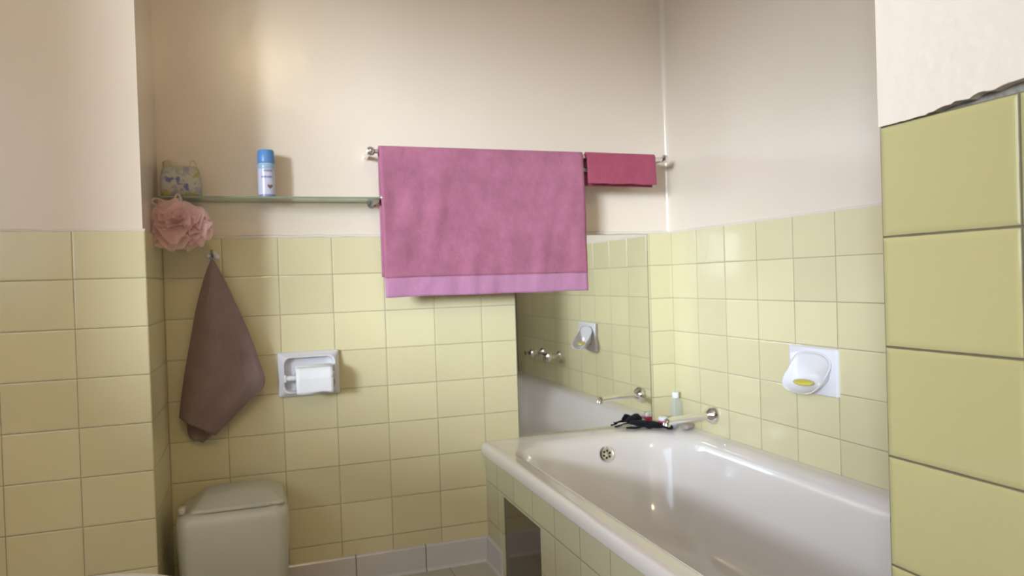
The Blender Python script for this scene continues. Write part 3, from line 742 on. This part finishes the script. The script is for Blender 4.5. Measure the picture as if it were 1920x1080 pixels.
part('strap', lump([(-0.175, -0.062, 0.422), (-0.19, -0.070, 0.4195), (-0.21, -0.072, 0.4195), (-0.225, -0.062, 0.4195)], [0.005, 0.003, 0.003, 0.003], 4, 0.8, 10), M['black_net'], bs)
rt = thing('red_pot', 'small red pot with a white lid beside the black glove on the bath rim', 'pot', (-0.078, -0.056, RZ))
part('body', lathe(bmesh.new(), (-0.078, -0.056, RZ), (0, 0, 1), [(0.018, 0), (0.021, 0.002), (0.023, 0.014), (0.020, 0.018)], n=28), M['red'], rt)
part('lid', lathe(bmesh.new(), (-0.080, -0.054, RZ), (0, 0, 1), [(0.015, 0.0185), (0.017, 0.020), (0.017, 0.030), (0.014, 0.033), (0.0, 0.0335)], n=28), M['white'], rt)
# clear bottle with a white cap in the corner
bo = thing('clear_bottle', 'clear plastic bottle with a white cap in the corner behind the spout', 'bottle', (-0.035, -0.072, RZ))
part('body', lathe(bmesh.new(), (-0.035, -0.072, RZ), (0, 0, 1), [(0.020, 0), (0.022, 0.003), (0.022, 0.080), (0.018, 0.092), (0.010, 0.099), (0.009, 0.102)], n=28), M['clear'], bo)
part('cap', lathe(bmesh.new(), (-0.035, -0.072, RZ), (0, 0, 1), [(0.0118, 0.1025), (0.0125, 0.104), (0.0125, 0.122), (0.0105, 0.124), (0.0, 0.1245)], n=24), M['white'], bo)
bm = bmesh.new()
L = []
for z, k_ in ((0.0, 0.86), (0.003, 1.0), (0.009, 1.0), (0.013, 0.82), (0.0145, 0.5)):
    L.append([(x * k_, y * k_, z + 0.0015 * noise.noise(Vector((x * 60, y * 60, 1)))) for x, y in rrect(-0.026, 0.026, -0.018, 0.018, 0.007, 5)])
loft(bm, L, True, True)
o = tag(link('sachet', bm, M['lilac'], sharp=60), 'puffy pale lilac sachet on the bath rim beside the red pot', 'sachet'); o.scale = (0.75, 0.75, 0.9); o.location = (-0.070, -0.105, RZ); o.rotation_euler = (0, 0, 0.5)
o = tag(link('soap_cake', boxbm((-0.021, -0.015, 0), (0.021, 0.015, 0.017), 0.005, 3), M['pink_soap']), 'pinkish brown cake of soap on the bath rim under the spout', 'soap'); o.location = (-0.031, -0.140, RZ); o.rotation_euler = (0, 0, 0.35)

# ------------------------------------------------------------------ waste bin against the back wall
bn = thing('waste_bin', 'off-white plastic bin with a tapered lid below the brown towel', 'bin', (-1.572, -0.17, 0))
bm = bmesh.new(); loops = []
for z, x0, x1, y0, y1, r_ in ((0.0, -1.700, -1.440, -0.255, -0.050, 0.03), (0.005, -1.705, -1.436, -0.260, -0.045, 0.035), (0.29, -1.722, -1.422, -0.275, -0.030, 0.045),
                              (0.325, -1.722, -1.422, -0.275, -0.030, 0.045), (0.345, -1.717, -1.427, -0.270, -0.034, 0.043), (0.355, -1.704, -1.440, -0.258, -0.044, 0.038)):
    loops.append([(x, y, z) for x, y in rrect(x0, x1, y0, y1, r_, 8)])
loft(bm, loops, True, True)
part('body', bm, M['plastic'], bn, sharp=50)
bm = bmesh.new(); loops = []
for z, x0, x1, y0, y1, r_ in ((0.3555, -1.686, -1.432, -0.250, -0.048, 0.018), (0.360, -1.684, -1.431, -0.252, -0.046, 0.02), (0.3655, -1.680, -1.434, -0.249, -0.048, 0.02), (0.368, -1.672, -1.442, -0.241, -0.054, 0.02), (0.384, -1.655, -1.470, -0.180, -0.062, 0.014), (0.3885, -1.645, -1.480, -0.168, -0.070, 0.012)):
    loops.append([(x, y, z) for x, y in rrect(x0, x1, y0, y1, r_, 8)])
loft(bm, loops, True, True)
part('lid', bm, M['plastic'], bn, sharp=40)
part('lid_lip', boxbm((-1.650, -0.2595, 0.357), (-1.470, -0.2535, 0.366), 0.003), M['plastic'], bn)
part('hinge', boxbm((-1.714, -0.235, 0.352), (-1.694, -0.200, 0.372), 0.006, 3), M['plastic'], bn)

# white round-topped tub just showing at the bottom edge of the view
tb = thing('lidded_tub', 'white round lidded tub just peeking in at the bottom edge, left of the bin', 'tub', (-1.795, -1.135, 0))
c0 = (-1.795, -1.135, 0)
part('body', lathe(bmesh.new(), c0, (0, 0, 1), [(0.165, 0), (0.17, 0.004), (0.20, 0.41), (0.2, 0.434)], n=64), M['bucket'], tb)
part('lid', lathe(bmesh.new(), c0, (0, 0, 1), [(0.205, 0.435), (0.212, 0.439), (0.214, 0.449), (0.208, 0.459), (0.19, 0.466), (0.12, 0.470), (0, 0.472)], n=64), M['bucket'], tb)
